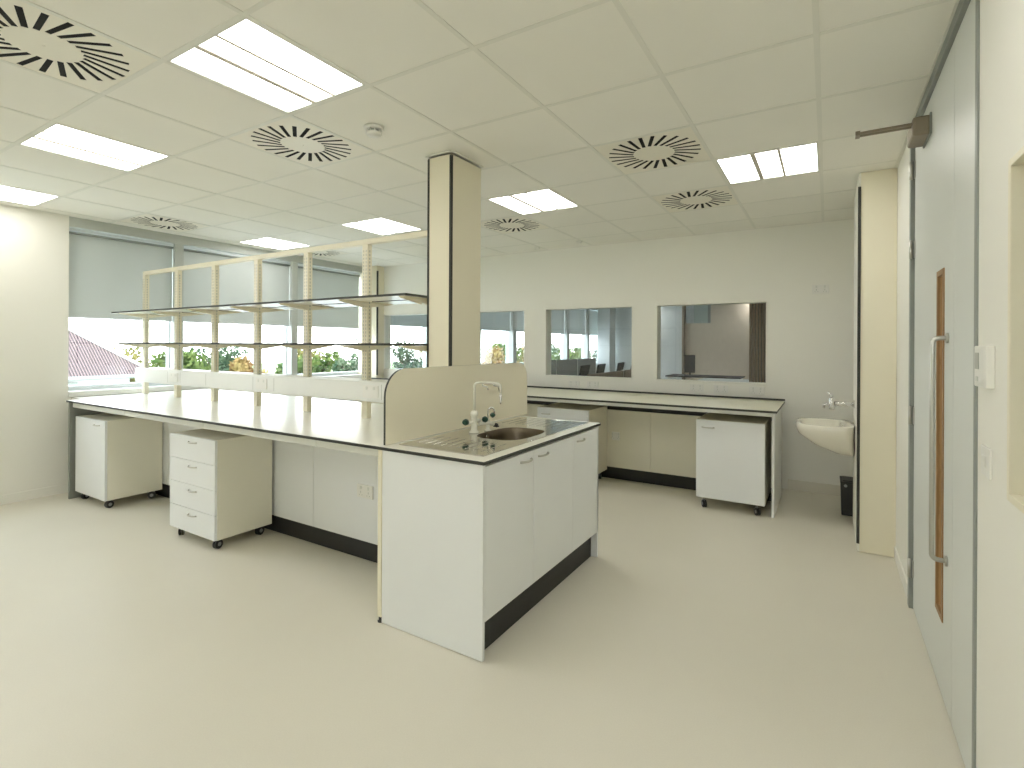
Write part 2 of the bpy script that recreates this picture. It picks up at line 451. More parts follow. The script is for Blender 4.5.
def make_light():
    t = thing('ceiling_light', '', 'ceiling light', (0, 0, 0))
    s = .285
    def f(bm):
        for b in ((-s-.004, s+.004, -s-.004, -s+.006), (-s-.004, s+.004, s-.006, s+.004), (-s-.004, -s+.006, -s, s), (s-.006, s+.004, -s, s)):
            box(bm, *b, -.001, .05)
        box(bm, -s, s, -s, s, .05, .056)
    obj('frame', ['frame'], f, t)
    xs = [(-s+.006, -.084), (-.056, .070), (.086, s-.006)]
    for q, (a, b) in enumerate(xs):
        boxobj('diffuser', ['lightmid' if q == 1 else 'light'], (a, b, -s+.006, s-.006, .004, .010), t)
    boxobj('divider', ['lightbar'], (-.084, -.056, -s+.006, s-.006, -.001, .012), t)
    boxobj('divider', ['lightbar'], (.070, .086, -s+.006, s-.006, -.001, .012), t)
    return t
LL = {(-1, 0): 'largest square light panel, glowing upper left beside the swirl vent and smoke detector',
      (-4, 0): 'square light panel right of the cut off one at the left edge, over open floor',
      (-7, 0): 'square light panel cut off by the left picture edge beside the plain wall',
      (-4, 4): 'square light panel directly above the top rail of the shelf rack, left of the column',
      (-7, 4): 'square light panel farthest to the back left, near the window blinds',
      (-1, 4): 'square light panel just right of the column top, above the small swirl vent',
      (2, 4): 'square light panel nearest the right wall, right of two swirl vents'}
proto = make_light(); first = True
for (j, i) in LIGHTS:
    p = (GX+(j+.5)*T, GY+(i+.5)*T, H)
    lab = LL.get((j, i), 'square light panel behind the camera outside the picture')
    if first: proto.location = p; proto['label'] = lab; proto['group'] = 'ceiling light panels'; first = False
    else: dup(proto, p, lab)

def make_vent():
    t = thing('ceiling_vent', '', 'ceiling vent', (0, 0, 0))
    s = .291
    bm = bmesh.new(); box(bm, -s, s, -s, s, 0, .0015)
    o = finish('face_plate', bm, ['ventplate'], t)
    cb = bmesh.new()
    N = 24; r0, r1 = .125, .279; tilt = radians(22)
    for k in range(N):
        a = 2*pi*k/N + radians(4)
        p0 = Vector((cos(a), sin(a), 0)) * r0
        a1 = a + radians(11)
        p1 = Vector((cos(a1), sin(a1), 0)) * r1
        d = (p1-p0).normalized(); nn = Vector((-d.y, d.x, 0)); w = .0105; w1 = .0115
        q = [p0-nn*w, p1-nn*w1, p1+nn*w1, p0+nn*w]
        lo = [cb.verts.new((v.x, v.y, -.01)) for v in q]; hi = [cb.verts.new((v.x, v.y, .02)) for v in q]
        cb.faces.new(lo[::-1]); cb.faces.new(hi)
        for m_ in range(4): cb.faces.new((lo[m_], lo[(m_+1) % 4], hi[(m_+1) % 4], hi[m_]))
    boolean(o, cb)
    obj('plenum_box', ['dark'], lambda bm: lathe(bm, [(.287, .0022), (.287, .15), (.0001, .15)], seg=32), t)
    lathe_o = obj('centre_screw', ['ventplate'], lambda bm: lathe(bm, [(.0001, -.002), (.006, -.001), (.007, .001)], seg=12), t)
    return t
VL = {(-2, -1): 'largest round swirl ceiling vent, top left corner of the picture',
      (-2, 1): 'round swirl ceiling vent between the largest light panel and the smoke detector',
      (1, 3): 'round swirl ceiling vent, larger of the two left of the right hand light panel',
      (1, 5): 'round swirl ceiling vent, smaller of the two below the right hand light panel',
      (-2, 5): 'small round swirl ceiling vent just right of the column under a light panel',
      (-7, 2): 'round swirl ceiling vent in front of the leftmost window blind',
      (-7, 5): 'tiny distant swirl ceiling vent glimpsed through the shelf posts by the windows'}
proto = make_vent(); first = True
for (j, i) in VENTS:
    p = (GX+(j+.5)*T, GY+(i+.5)*T, H-.001)
    lab = VL.get((j, i), 'round swirl ceiling vent above the camera outside the picture')
    if first: proto.location = p; proto['label'] = lab; proto['group'] = 'swirl ceiling vents'; first = False
    else: dup(proto, p, lab)

t = thing('smoke_detector', 'small white round smoke detector on the ceiling left of the column', 'smoke detector', (-2.17, 2.02, H))
obj('base', ['plastic'], lambda bm: lathe(bm, [(.052, .0), (.054, -.012), (.048, -.018)], seg=28), t)
def f(bm):
    lathe(bm, [(.030, -.018), (.030, -.034)], seg=20, mi=1)
    for k in range(10):
        a = 2*pi*k/10; tube(bm, [(.040*cos(a), .040*sin(a), -.017), (.040*cos(a), .040*sin(a), -.036)], .003, 6)
    lathe(bm, [(.044, -.034), (.043, -.042), (.034, -.050), (.0001, -.053)], seg=28)
obj('sensor_head', ['plastic', 'plasticgrey'], f, t)
t0 = None
for (x, y, lab) in ((-3.09, 5.64-.1, 'tiny white round sensor on the ceiling near the back wall, left one of two'), (-2.48, 5.45, 'tiny white round sensor on the ceiling near the back wall, right one of two')):
    o = obj('ceiling_sensor', ['plastic'], lambda bm: lathe(bm, [(.035, 0), (.036, -.008), (.024, -.020), (.0001, -.024)], seg=20))
    o.location = (x, y, H); tag(o, lab, 'ceiling sensor', 'small ceiling sensors')

# ------------------------------------------------------------------ casings with black edges
def panel_x(bm, x0, x1, y, z0, z1, th=.013, mi=0, e=1):   # panel facing -y
    box(bm, x0, x1, y, y+th, z0, z1, mi=mi, edge=e, thin=1)
t = thing('column_casing', 'tall cream square column with thin black corner lines rising through the bench', 'column', (-2.107, 2.665, .9))
c = Vector((-2.13, 2.69, .9))
def rel(b): return (b[0]-c.x, b[1]-c.x, b[2]-c.y, b[3]-c.y, b[4]-c.z, b[5]-c.z)
A_, B_ = .095, .158
boxobj('front_panel', ['cream', 'black'], (-A_+.013, A_-.013, -B_, -B_+.013, .0015, 1.71), t, edge=1, thin=1)
boxobj('left_panel', ['cream', 'black'], (-A_, -A_+.013, -B_, B_, .0015, 1.71), t, edge=1, thin=0)
boxobj('right_panel', ['cream', 'cream'], (A_-.013, A_, -B_+.004, B_, .0015, 1.71), t)
boxobj('back_panel', ['cream', 'black'], (-A_+.013, A_-.013, B_-.013, B_, .0015, 1.71), t, edge=1, thin=1)
def f(bm):
    for (sx, sy) in ((-1, -1), (1, -1), (-1, 1)):
        x, y = sx*(A_-.006), sy*(B_-.006)
        box(bm, x-.008, x+.008, y-.008, y+.008, .0015, 1.705)
obj('corner_strip', ['black'], f, t)
def f(bm):
    w = .012
    for b in ((-A_-w, A_+w, -B_-w, -B_), (-A_-w, A_+w, B_, B_+w), (-A_-w, -A_, -B_, B_), (A_, A_+w, -B_, B_)):
        box(bm, *b, 1.720, 1.7275)
obj('ceiling_collar', ['grid'], f, t)

t = thing('pipe_casing', 'tall cream boxed casing with one black vertical edge beside the door wall', 'casing', (.295, 4.30, 0))
boxobj('front_panel', ['cream', 'cream'], (-.100, .1035, -.05, -.035, 0.004, 2.6265), t)
boxobj('side_panel', ['wall', 'wall'], (-.113, -.100, -.045, .65, 0.004, 2.6265), t)
boxobj('edge_strip', ['black'], (-.118, -.100, -.058, -.045, .06, 2.53), t)

# ------------------------------------------------------------------ door in the right wall
o = struct(boxobj('door_1', ['doorface'], (XR+.004, XR+.048, 2.478, 3.478, .008, 2.575)))
cut = bmesh.new(); box(cut, XR-.05, XR+.1, 2.645, 2.80, .310, 1.742)
boolean(o, cut)
def f(bm):
    y0, y1, z0, z1, w = 2.645, 2.80, .310, 1.742, .022
    for (a, b, c_, d) in ((y0, y0+w, z0, z1), (y1-w, y1, z0, z1), (y0+w, y1-w, z0, z0+w), (y0+w, y1-w, z1-w, z1)):
        box(bm, XR+.0, XR+.052, a, b, c_, d)
obj('vision_panel_lining', ['oak'], f, o)
boxobj('vision_panel_glass', ['glass'], (XR+.024, XR+.029, 2.667, 2.778, .332, 1.720), o)
def f(bm):
    xh, y, za, zb, r = XR-.044, 2.57, .586, 1.457, .009
    q = .02
    pts = [(XR+.004, y, zb)] + arc((xh+q, y, zb-q), q, pi/2, pi, 6, (1, 0, 0), (0, 0, 1)) + arc((xh+q, y, za+q), q, pi, 3*pi/2, 6, (1, 0, 0), (0, 0, 1)) + [(XR+.004, y, za)]
    tube(bm, pts, r, 14)
    lathe(bm, [(.020, -.004), (.020, .004)], (XR+.0, y, zb), 20, axis='X')
    lathe(bm, [(.020, -.004), (.020, .004)], (XR+.0, y, za), 20, axis='X')
obj('door_handle', ['satin'], f, o)
def f(bm):
    for z in (.22, 1.05, 1.95, 2.38):
        tube(bm, [(XR-.014, 3.478, z-.05), (XR-.014, 3.478, z+.05)], .008, 10)
        box(bm, XR-.001, XR+.003, 3.455, 3.52, z-.045, z+.045)
obj('hinge', ['satin'], f, o)
struct(boxobj('door_2', ['doorface'], (XR+.004, XR+.048, 2.116, 2.474, .008, 2.575)))
def f(bm):
    box(bm, XR-.015, XR+.14, 3.482, 3.53, 0, 2.58)
    box(bm, XR-.006, XR+.14, 2.086, 2.113, 0, 2.60)
    box(bm, XR-.012, XR+.14, 2.086, 3.53, 2.578, 2.628)
o = struct(obj('trim_door_frame', ['doorgrey'], f, bevel=.003)); o.name = 'trim_%d' % tn; tn += 1
t = thing('door_closer', 'bronze door closer with arm projecting near the top of the door', 'door closer', (XR+.0035, 3.0, 2.475))
boxobj('closer_body', ['bronze'], (-.070, .0, -.04, .16, -.075, .012), t, bevel=.012)
boxobj('mounting_plate', ['doorgrey'], (-.008, .0, -.045, .165, -.080, .018), t, bevel=.002)
boxobj('arm', ['bronze'], (-.278, -.0705, .002, .016, -.024, -.012), t, bevel=.002)
boxobj('arm', ['bronze'], (-.278, -.0705, -.030, -.018, -.024, -.012), t, bevel=.002)
boxobj('end_block', ['bronze'], (-.292, -.272, -.034, .020, -.028, -.008), t, bevel=.002)

# thermostat and switch on the door wall
t = thing('thermostat', 'white wall thermostat with small grey display right of the door frame', 'thermostat', (XR, 1.955, 1.365))
boxobj('housing', ['plastic'], (-.020, 0, -.060, .075, -.060, .060), t, bevel=.003)
boxobj('display', ['plasticgrey'], (-.0212, -.0195, .018, .060, -.008, .040), t)
boxobj('button', ['frame'], (-.0220, -.0195, .026, .052, -.044, -.030), t, bevel=.001)
t = thing('light_switch', 'white wall switch plate under the thermostat', 'light switch', (XR, 1.965, 1.09))
boxobj('plate', ['plastic'], (-.007, 0, -.045, .050, -.043, .043), t, bevel=.002)
boxobj('rocker', ['plastic'], (-.010, -.0065, -.012, .022, -.016, .016), t, bevel=.002)

# ------------------------------------------------------------------ generic socket plate (faces -y)
def make_socket(label, loc, group, w=.146, h=.086):
    t = thing('wall_socket', label, 'socket', loc, group)
    boxobj('plate', ['plastic'], (-w/2, w/2, -.010, 0, -h/2, h/2), t, bevel=.003)
    for sx in (-1, 1):
        boxobj('socket_switch', ['frame'], (sx*.035-.008, sx*.035+.008, -.0125, -.009, .012, .034), t, bevel=.001)
        def f(bm, sx=sx):
            for (dx, dz, a, b) in ((0, .0, .004, .007), (-.012, -.018, .005, .003), (.012, -.018, .005, .003)):
                box(bm, sx*.035+dx-a/2, sx*.035+dx+a/2, -.0106, -.0098, dz-b-.006, dz+b-.006)
        obj('pin_slots', ['plasticgrey'], f, t)
    return t
g = 'wall sockets under the internal windows'
s0 = make_socket('white double wall socket under the wood slat window, leftmost of its three', (-1.214, YB, .966), g)
dup(s0, (-.968, YB, .967), 'white double wall socket under the wood slat window, middle of its three')
dup(s0, (-.619, YB, .966), 'white double wall socket under the wood slat window, rightmost of its three')
dup(s0, (-2.679, YB, .945), 'white double wall socket under the window with black chairs, left of the pair')
dup(s0, (-2.43, YB, .945), 'white double wall socket under the window with black chairs, right of the pair')
dup(s0, (-.06, YB, 1.98), 'white double socket high on the back wall above the basin', group='high wall socket')

# ------------------------------------------------------------------ main bench
BX0, BX1, BY0, BY1, BZ = -6.19, -1.308, 1.868, 3.235, .90
wt = boxobj('worktop', ['top', 'black'], (BX0, BX1, BY0, BY1, BZ-.016, BZ), edge=1, thin=2)
cut = bmesh.new(); box(cut, -1.86, -1.42, 2.02, 3.10, .8, 1.0); boolean(wt, cut)
cut = bmesh.new(); box(cut, -6.5, -5.925, 1.5, 1.985, .8, 1.0); boolean(wt, cut)
tag(wt, 'long white worktop with black edge running from the windows to the sink end', 'worktop')
t = thing('bench_frame', 'pale underframe with panels and black plinth under the long worktop', 'bench frame', (-4.0, 2.4, 0))
def R(x0, x1, y0, y1, z0, z1): return (x0+4.0, x1+4.0, y0-2.4, y1-2.4, z0, z1)
for (a, b) in ((-5.895, -4.865), (-4.861, -3.69), (-3.686, -2.50), (-2.496, -1.99)):
    boxobj('front_rail', ['frame'], R(a, b, 1.905, 1.93, .835, .8835), t, bevel=.002)
boxobj('end_panel', ['endgrey'], R(-5.925, -5.90, 1.885, 3.19, .003, .8835), t)
for (a, b) in ((-5.895, -5.20), (-5.197, -4.40), (-4.397, -3.76), (-3.757, -3.13), (-3.127, -2.485), (-2.482, -1.975)):
    boxobj('service_panel', ['white'], R(a, b, 2.365, 2.383, .125, .8835), t, bevel=.001)
    boxobj('service_panel', ['white'], R(a, b, 2.80, 2.818, .125, .8835), t, bevel=.001)
boxobj('plinth', ['plinth'], R(-5.895, -1.975, 2.375, 2.39, .002, .125), t)
boxobj('plinth', ['plinth'], R(-5.895, -1.975, 2.79, 2.80, .002, .125), t)
s = make_socket('white double socket on the panel under the bench near the sink unit', (-2.60, 2.365, .455), 'under-bench socket')

# sink unit
t = thing('sink_cabinet', 'white sink base cabinet with three doors at the bench end', 'cabinet', (-1.65, 2.55, 0))
def R(x0, x1, y0, y1, z0, z1): return (x0+1.65, x1+1.65, y0-2.55, y1-2.55, z0, z1)
boxobj('side_panel', ['white'], R(-1.945, -1.318, 1.878, 1.896, .003, .8835), t, bevel=.001)
boxobj('side_panel', ['white'], R(-1.945, -1.318, 3.205, 3.223, .003, .8835), t, bevel=.001)
boxobj('back_panel', ['carcass'], R(-1.97, -1.955, 1.878, 3.223, .003, .8835), t)
o = boxobj('edge_post', ['cream'], R(-1.972, -1.946, 1.874, 1.90, .03, .8835), t, bevel=.002)
obj('foot', ['rubber'], lambda bm: lathe(bm, [(.014, .001), (.016, .008), (.010, .012), (.010, .032)], (-.309, -.664, 0), 16), t)
boxobj('base_panel', ['carcass'], R(-1.94, -1.385, 1.90, 3.20, .175, .193), t)
DY = [1.889, 2.338, 2.822, 3.218]
for k in range(3):
    d = boxobj('door', ['white'], R(-1.338, -1.318, DY[k]+(0.009 if k == 0 else .0015), DY[k+1]-.0015, .172, .872), t, bevel=.0012)
    yc = (2.255, 2.437, 2.925)[k]
    def f(bm, yc=yc):
        x = -1.318+1.65; y = yc-2.55; z = .832; L = .055
        pts = [(x, y-L, z)] + [(x+.024*sin(pi*q/8)**.6, y-L+2*L*q/8, z) for q in range(1, 8)] + [(x, y+L, z)]
        tube(bm, pts, .0055, 10)
    hd = obj('door_handle', ['satin'], f, t); hd.parent = d
boxobj('plinth', ['plinth'], R(-1.380, -1.362, 1.897, 3.204, .002, .172), t)

# splash panel with rounded upper corners
def f(bm):
    y0, y1, z0, z1, r = 1.905, 3.352, .9015, 1.292, .145
    prof = [(y0, z0)] + [(y0+r-r*cos(a), z1-r+r*sin(a)) for a in [pi/2*q/10 for q in range(11)]] + \
           [(y1-.12+.12*sin(a), z1-.12+.12*cos(a)) for a in [pi/2*q/10 for q in range(11)]] + [(y1, z0)]
    x0, x1 = -1.965, -1.951
    A = [bm.verts.new((x0, y, z)) for y, z in prof]; B = [bm.verts.new((x1, y, z)) for y, z in prof]
    bm.faces.new(A[::-1]); bm.faces.new(B)
    for k in range(len(prof)):
        q = (k+1) % len(prof); fc = bm.faces.new((A[k], A[q], B[q], B[k])); fc.material_index = 1
splash = obj('splash_panel', ['cream', 'black'], f)
tag(splash, 'upright cream splash panel with rounded black edged corners behind the sink', 'splash panel')

# stainless steel sink with two ridged drainers
def f(bm):
    x0, x1, y0, y1, z = -1.905, -1.372, 1.955, 3.178, .9045
    cx, cy, rx, ry = -1.588, 2.55, .155, .216
    N = 64
    def sup(a, rx, ry, e):
        ca, sa = cos(a), sin(a)
        return (cx+rx*(abs(ca)**e)*(1 if ca >= 0 else -1), cy+ry*(abs(sa)**e)*(1 if sa >= 0 else -1))
    outer = []
    for k in range(N):
        a = 2*pi*k/N; ca, sa = cos(a), sin(a)
        tx = ((x1-cx) if ca > 0 else (x0-cx))/ca if abs(ca) > 1e-6 else 1e9
        ty = ((y1-cy) if sa > 0 else (y0-cy))/sa if abs(sa) > 1e-6 else 1e9
        tt = min(tx, ty); outer.append((cx+ca*tt, cy+sa*tt))
    # snap the nearest outer points to the corners
    for c_ in ((x0, y0), (x1, y0), (x1, y1), (x0, y1)):
        b = min(range(N), key=lambda k: (outer[k][0]-c_[0])**2+(outer[k][1]-c_[1])**2); outer[b] = c_
    rings = [([bm.verts.new((p[0], p[1], .9006)) for p in outer], 0), ([bm.verts.new((p[0], p[1], z)) for p in outer], 0)]
    inn = []
    for k in range(N):
        p = outer[k]; inn.append((p[0]+(cx-p[0])*.03, p[1]+(cy-p[1])*.03))
    rings.append(([bm.verts.new((p[0], p[1], z-.0015)) for p in inn], 0))
    for (s_, dz, e) in ((1.0, -.0015, .62), (.985, -.006, .62), (.96, -.04, .62), (.93, -.13, .65), (.80, -.165, .7), (.35, -.172, .9), (.10, -.175, 1.0)):
        rings.append(([bm.verts.new((*sup(2*pi*k/N, rx*s_, ry*s_, e), z+dz)) for k in range(N)], 1))
    for (A, m1), (B, m2) in zip(rings, rings[1:]):
        for k in range(N):
            q = (k+1) % N; fc = bm.faces.new((A[k], A[q], B[q], B[k])); fc.material_index = m2 if m1 == m2 else 0; fc.smooth = m1 == 1
    fc = bm.faces.new(rings[-1][0]); fc.material_index = 1
    # drainer ridges
    for (ya, yb) in ((2.02, 2.28), (2.84, 3.13)):
        for q in range(9):
            x = -1.86 + q*.052
            tube(bm, [(x, ya, z-.006), (x, ya+.03, z-.0035), (x, yb-.03, z-.0035), (x, yb, z-.006)], .004, 8)
sink = obj('sink', ['steel', 'bowl'], f)
tag(sink, 'stainless steel inset sink with one rounded bowl and two drainers', 'sink')
obj('waste_outlet', ['chrome'], lambda bm: lathe(bm, [(.0001, .7305), (.016, .7305), (.020, .734), (.024, .734)], (-1.588, 2.55, 0), 20), sink)
obj('overflow', ['chrome'], lambda bm: lathe(bm, [(.011, -.002), (.011, .002)], (-1.726, 2.50, .878), 14, axis='X'), sink)

# laboratory tap
t = thing('laboratory_tap', 'tall cream swan neck laboratory tap with green knobs behind the sink', 'tap', (-1.785, 2.448, .9040))
t.scale = (.87, .87, .87)
obj('base', ['tapwhite'], lambda bm: lathe(bm, [(.034, .0), (.034, .010), (.022, .018), (.021, .11), (.026, .115), (.026, .135), (.016, .15)], seg=24), t)
obj('swan_neck', ['tapwhite'], lambda bm: tube(bm, [(0, 0, .145), (0, 0, .31)] + [Vector(p) for p in arc((.025, .012, .31), .028, pi, pi/2, 6, (.9, .43, 0), (0, 0, 1))][1:] + [(.10, .055, .339), (.135, .070, .335)] + [Vector(p) for p in arc((.135, .070, .308), .027, pi/2, 0, 6, (.9, .43, 0), (0, 0, 1))] + [(.159, .082, .25)], .0085, 12), t)
obj('nozzle', ['chrome'], lambda bm: lathe(bm, [(.0095, .26), (.0075, .235), (.009, .23), (.006, .215), (.0075, .21), (.004, .195)], (.159, .082, 0), 14), t)
def hook(bm, b, d, h, r, L):
    b = Vector(b); d = Vector(d).normalized()
    pts = [b, b+Vector((0, 0, h))] + [Vector(p) for p in arc(b+d*r+Vector((0, 0, h)), r, pi, 0, 10, d, (0, 0, 1))] + [b+d*2*r+Vector((0, 0, h-L))]
    tube(bm, pts, .0055, 10)
obj('side_outlet', ['chrome'], lambda bm: (tube(bm, [(.045, .028, .34), (.052, .030, .318), (.075, .045, .309), (.082, .047, .290)], [.008, .007, .006, .004], 10)), t)
obj('side_outlet', ['chrome'], lambda bm: (tube(bm, [(.11, .06, .338), (.118, .064, .322), (.135, .09, .312), (.140, .098, .275)], [.008, .007, .006, .004], 10)), t)
obj('cross_body', ['tapwhite'], lambda bm: (tube(bm, [(-.0, -.075, .075), (.0, .06, .075)], .013, 14), tube(bm, [(.005, .05, .055), (.04, .12, .055), (.05, .16, .04)], .013, 14), lathe(bm, [(.024, .0), (.024, .008), (.014, .014), (.013, .07), (.017, .08)], (.03, .12, 0), 18)), t)
def knob(bm, loc, axis, r=.022, L=.035, mi=0):
    a = Vector(axis).normalized(); l0 = Vector(loc)
    for k in range(1):
        tube(bm, [l0, l0+a*.006, l0+a*L*.6, l0+a*L], [r*.55, r*.95, r, r*.7], 8, mi, smooth=False)
obj('knob', ['green'], lambda bm: knob(bm, (0, -.075, .082), (-.1, -1, 0)), t)
obj('knob', ['green'], lambda bm: knob(bm, (.022, .085, .082), (.9, -.5, .1)), t)
obj('knob', ['green'], lambda bm: knob(bm, (.045, .135, .098), (.6, .6, .6), .018, .032), t)
obj('knob', ['rubber'], lambda bm: (knob(bm, (.062, .17, .020), (.2, .3, 1), .015, .028), box(bm, .045, .082, .165, .185, .022, .030)), t)
obj('hook_spout', ['chrome'], lambda bm: hook(bm, (.03, .12, .075), (.8, .5, 0), .062, .022, .022), t)

# ------------------------------------------------------------------ shelving rack on the bench
t = thing('shelving_rack', 'two tier reagent shelving on slotted cream posts above the bench', 'shelving', (-4.1, 2.55, BZ))
PX = [-6.05, -5.40, -4.75, -4.10, -3.45, -2.80]
XA = -4.1
def post_bm(bm):
    w, d = .026, .020
    box(bm, -w, w, -d, d, .001, 1.2245)
    for q in range(36):
        z = .26+q*.026
        for sx in (-.012, .012):
            box(bm, sx-.0028, sx+.0028, -d-.0006, -d+.001, z, z+.015, mi=1)
            box(bm, sx-.0028, sx+.0028, d-.001, d+.0006, z, z+.015, mi=1)
        box(bm, -w-.0006, -w+.001, -.004, .004, z, z+.015, mi=1)
        box(bm, w-.001, w+.0006, -.004, .004, z, z+.015, mi=1)
bmp = bmesh.new(); post_bm(bmp); me0 = finish('post', bmp, ['post', 'plasticgrey'], t); me0.location = (PX[0]-XA, 0, 0)
for x in PX[1:]:
    o = me0.copy(); COL.objects.link(o); o.parent = t; o.location = (x-XA, 0, 0)
def f(bm):
    box(bm, PX[0]-.026-XA, -2.206-XA, -.020, .020, 1.225, 1.262)
obj('top_rail', ['post'], f, t, bevel=.002)
for zt in (.834, .528):
    for (ya, yb) in ((-.25, -.024), (.024, .25)):
        boxobj('shelf', ['top', 'black'], (-6.18-XA, (-2.195 if ya < 0 else -2.206)-XA, ya, yb, zt-.014, zt), t, edge=1, thin=2)
def brk(bm, s, zt):
    # tapered sheet bracket in the y/z plane
    for dx in (-.026, .020):
        pr_ = [(.020*s, zt-.0145), (.225*s, zt-.0145), (.220*s, zt-.021), (.020*s, zt-.052)]
        A = [bm.verts.new((dx, y, z)) for y, z in pr_]; B = [bm.verts.new((dx+.006, y, z)) for y, z in pr_]
        bm.faces.new(A[::-1]); bm.faces.new(B)
        for k in range(4): bm.faces.new((A[k], A[(k+1) % 4], B[(k+1) % 4], B[k]))
    box(bm, -.026, .026, 0.020*s, .225*s, zt-.0165, zt-.0145)
for zt in (.834, .528):
    for s_ in (-1, 1):
        bm_ = bmesh.new(); brk(bm_, s_, zt); b0 = finish('bracket', bm_, ['post'], t); b0.location = (PX[0]-XA, 0, 0)
        for x in PX[1:]+[-2.25]:
            o = b0.copy(); COL.objects.link(o); o.parent = t; o.location = (x-XA, 0, 0)

# dado trunking with sockets, front and back of the posts
t = thing('socket_trunking', 'white socket trunking fixed along the front of the shelf posts', 'trunking', (-4.1, 2.50, 1.10))
boxobj('trunking_box', ['trunk'], (-1.97, 1.85, -.035, .028, -.070, .070), t, bevel=.004)
boxobj('cover_lid', ['trunk'], (-1.965, 1.845, -.039, -.034, -.052, .052), t, bevel=.002)
for x in (-5.28, -3.90, -2.66, -2.46):
    p = boxobj('socket_plate', ['plastic'], (x+4.1-.073, x+4.1+.073, -.046, -.0385, -.043, .043), t, bevel=.002)
    for sx in (-1, 1):
        boxobj('socket_switch', ['frame'], (x+4.1+sx*.035-.008, x+4.1+sx*.035+.008, -.0485, -.0455, .012, .034), p, bevel=.001)
for x in (-5.40, -5.17, -4.02, -3.74, -2.56, -4.73):
    boxobj('lid_joint', ['plasticgrey'], (x+4.1-.002, x+4.1+.002, -.0396, -.0388, -.052, .052), t)
t = thing('socket_trunking', 'white socket trunking fixed along the rear of the shelf posts, mostly hidden', 'trunking', (-4.1, 2.60, 1.10))
boxobj('trunking_box', ['trunk'], (-1.97, 1.70, -.028, .035, -.070, .070), t, bevel=.004)
boxobj('cover_lid', ['trunk'], (-1.965, 1.695, .034, .039, -.052, .052), t, bevel=.002)

# ------------------------------------------------------------------ mobile pedestals
def castor(name, t, x, y, r=.031, spin=0.3, top=.1):
    def f(bm):
        c_, s_ = cos(spin), sin(spin)
        def P(a, b, z): return (x+a*c_-b*s_, y+a*s_+b*c_, z)
        tube(bm, [P(-.004-.011, 0, r), P(-.003, 0, r)], r, 20, 0)
        tube(bm, [P(.003, 0, r), P(.015, 0, r)], r, 20, 0)
        tube(bm, [P(-.017, 0, r), P(.017, 0, r)], r*.45, 14, 1)
        tube(bm, [P(0, 0, r), P(0, .012, r*2+.004)], [.010, .013], 10, 1)
        tube(bm, [P(0, .012, r*2-.002), P(0, .012, top+.002)], .009, 10, 2)
        tube(bm, [P(0, .012, top-.004), P(0, .012, top)], .024, 14, 2)
    return obj(name, ['rubber', 'wheelgrey', 'satin'], f, t)
def bow(bm, xc, y, z, L=.052):
    tube(bm, [(xc-L, y, z)] + [(xc-L+2*L*q/8, y-.024*sin(pi*q/8)**.6, z) for q in range(1, 8)] + [(xc+L, y, z)], .005, 10)
def pedestal(label, x0, x1, yf, depth, ztop, kind, cat, spins, group=None, zb=.098):
    cx, w = (x0+x1)/2, (x1-x0)/2
    t = thing('mobile_drawer_unit' if kind == 'drawers' else 'mobile_cupboard', label, cat, (cx, yf, 0), group)
    boxobj('side_panel', ['carcass'], (-w, -w+.018, .019, depth, zb, ztop-.019), t, bevel=.001)
    boxobj('side_panel', ['carcass'], (w-.018, w, .019, depth, zb, ztop-.019), t, bevel=.001)
    boxobj('base_panel', ['carcass'], (-w+.018, w-.018, .019, depth, zb, zb+.018), t)
    boxobj('back_panel', ['carcass'], (-w+.018, w-.018, depth-.012, depth, zb+.018, ztop-.019), t)
    boxobj('top_panel', ['carcass'], (-w, w, .0195, depth, ztop-.0185, ztop), t, bevel=.001)
    if kind == 'drawers':
        hs = [.158, .158, .158, ztop-zb-3*.158-.002] if ztop > .7 else [(ztop-zb)/3]*3
        hs = [(ztop-zb)*q for q in (.25, .25, .25, .25)] if ztop > .7 else hs
        z = ztop-.001
        for hh in hs:
            d = boxobj('drawer', ['white'], (-w+.001, w-.001, 0, .018, z-hh+.003, z), t, bevel=.0012)
            obj('drawer_handle', ['satin'], lambda bm, z=z, hh=hh: bow(bm, .02, 0, z-.038), d)
            z -= hh
    elif kind == 'cup_right':
        d = boxobj('door', ['white'], (-w+.001, w-.001, 0, .018, zb, ztop-.001), t, bevel=.0012)
        obj('door_handle', ['satin'], lambda bm: bow(bm, w-.15, 0, ztop-.045), d)
    else:
        d = boxobj('door', ['white'], (-w+.001, w-.001, 0, .018, zb, ztop-.001), t, bevel=.0012)
        obj('door_handle', ['satin'], lambda bm: bow(bm, -w+.10, 0, ztop-.065), d)
    k = 0
    for (px, py) in ((-w+.06, .055), (w-.06, .055), (w-.06, depth-.06), (-w+.06, depth-.06)):
        castor('castor', t, px, py, spin=spins[k], top=zb); k += 1
    return t
g = 'mobile units on castors'
pedestal('white mobile cupboard on castors under the far left bench end', -5.86, -5.255, 1.915, .44, .757, 'cup_right', 'cupboard', (.4, .2, -.5, .9), g, .076)
pedestal('white four drawer unit on castors under the bench beside open kneehole', -4.17, -3.568, 1.918, .42, .760, 'drawers', 'drawer unit', (.9, .3, .2, .7), g, .074)
pedestal('white mobile cupboard on castors under the right end of the back bench', -.990, -.440, 4.665, .56, .778, 'cup_left', 'cupboard', (.5, .6, .2, .9), g)
pedestal('white mobile unit under the back bench, seen over the sink', -2.60, -2.02, 4.68, .50, .778, 'cup_mid', 'cupboard', (.5, .6, .2, .9), g)

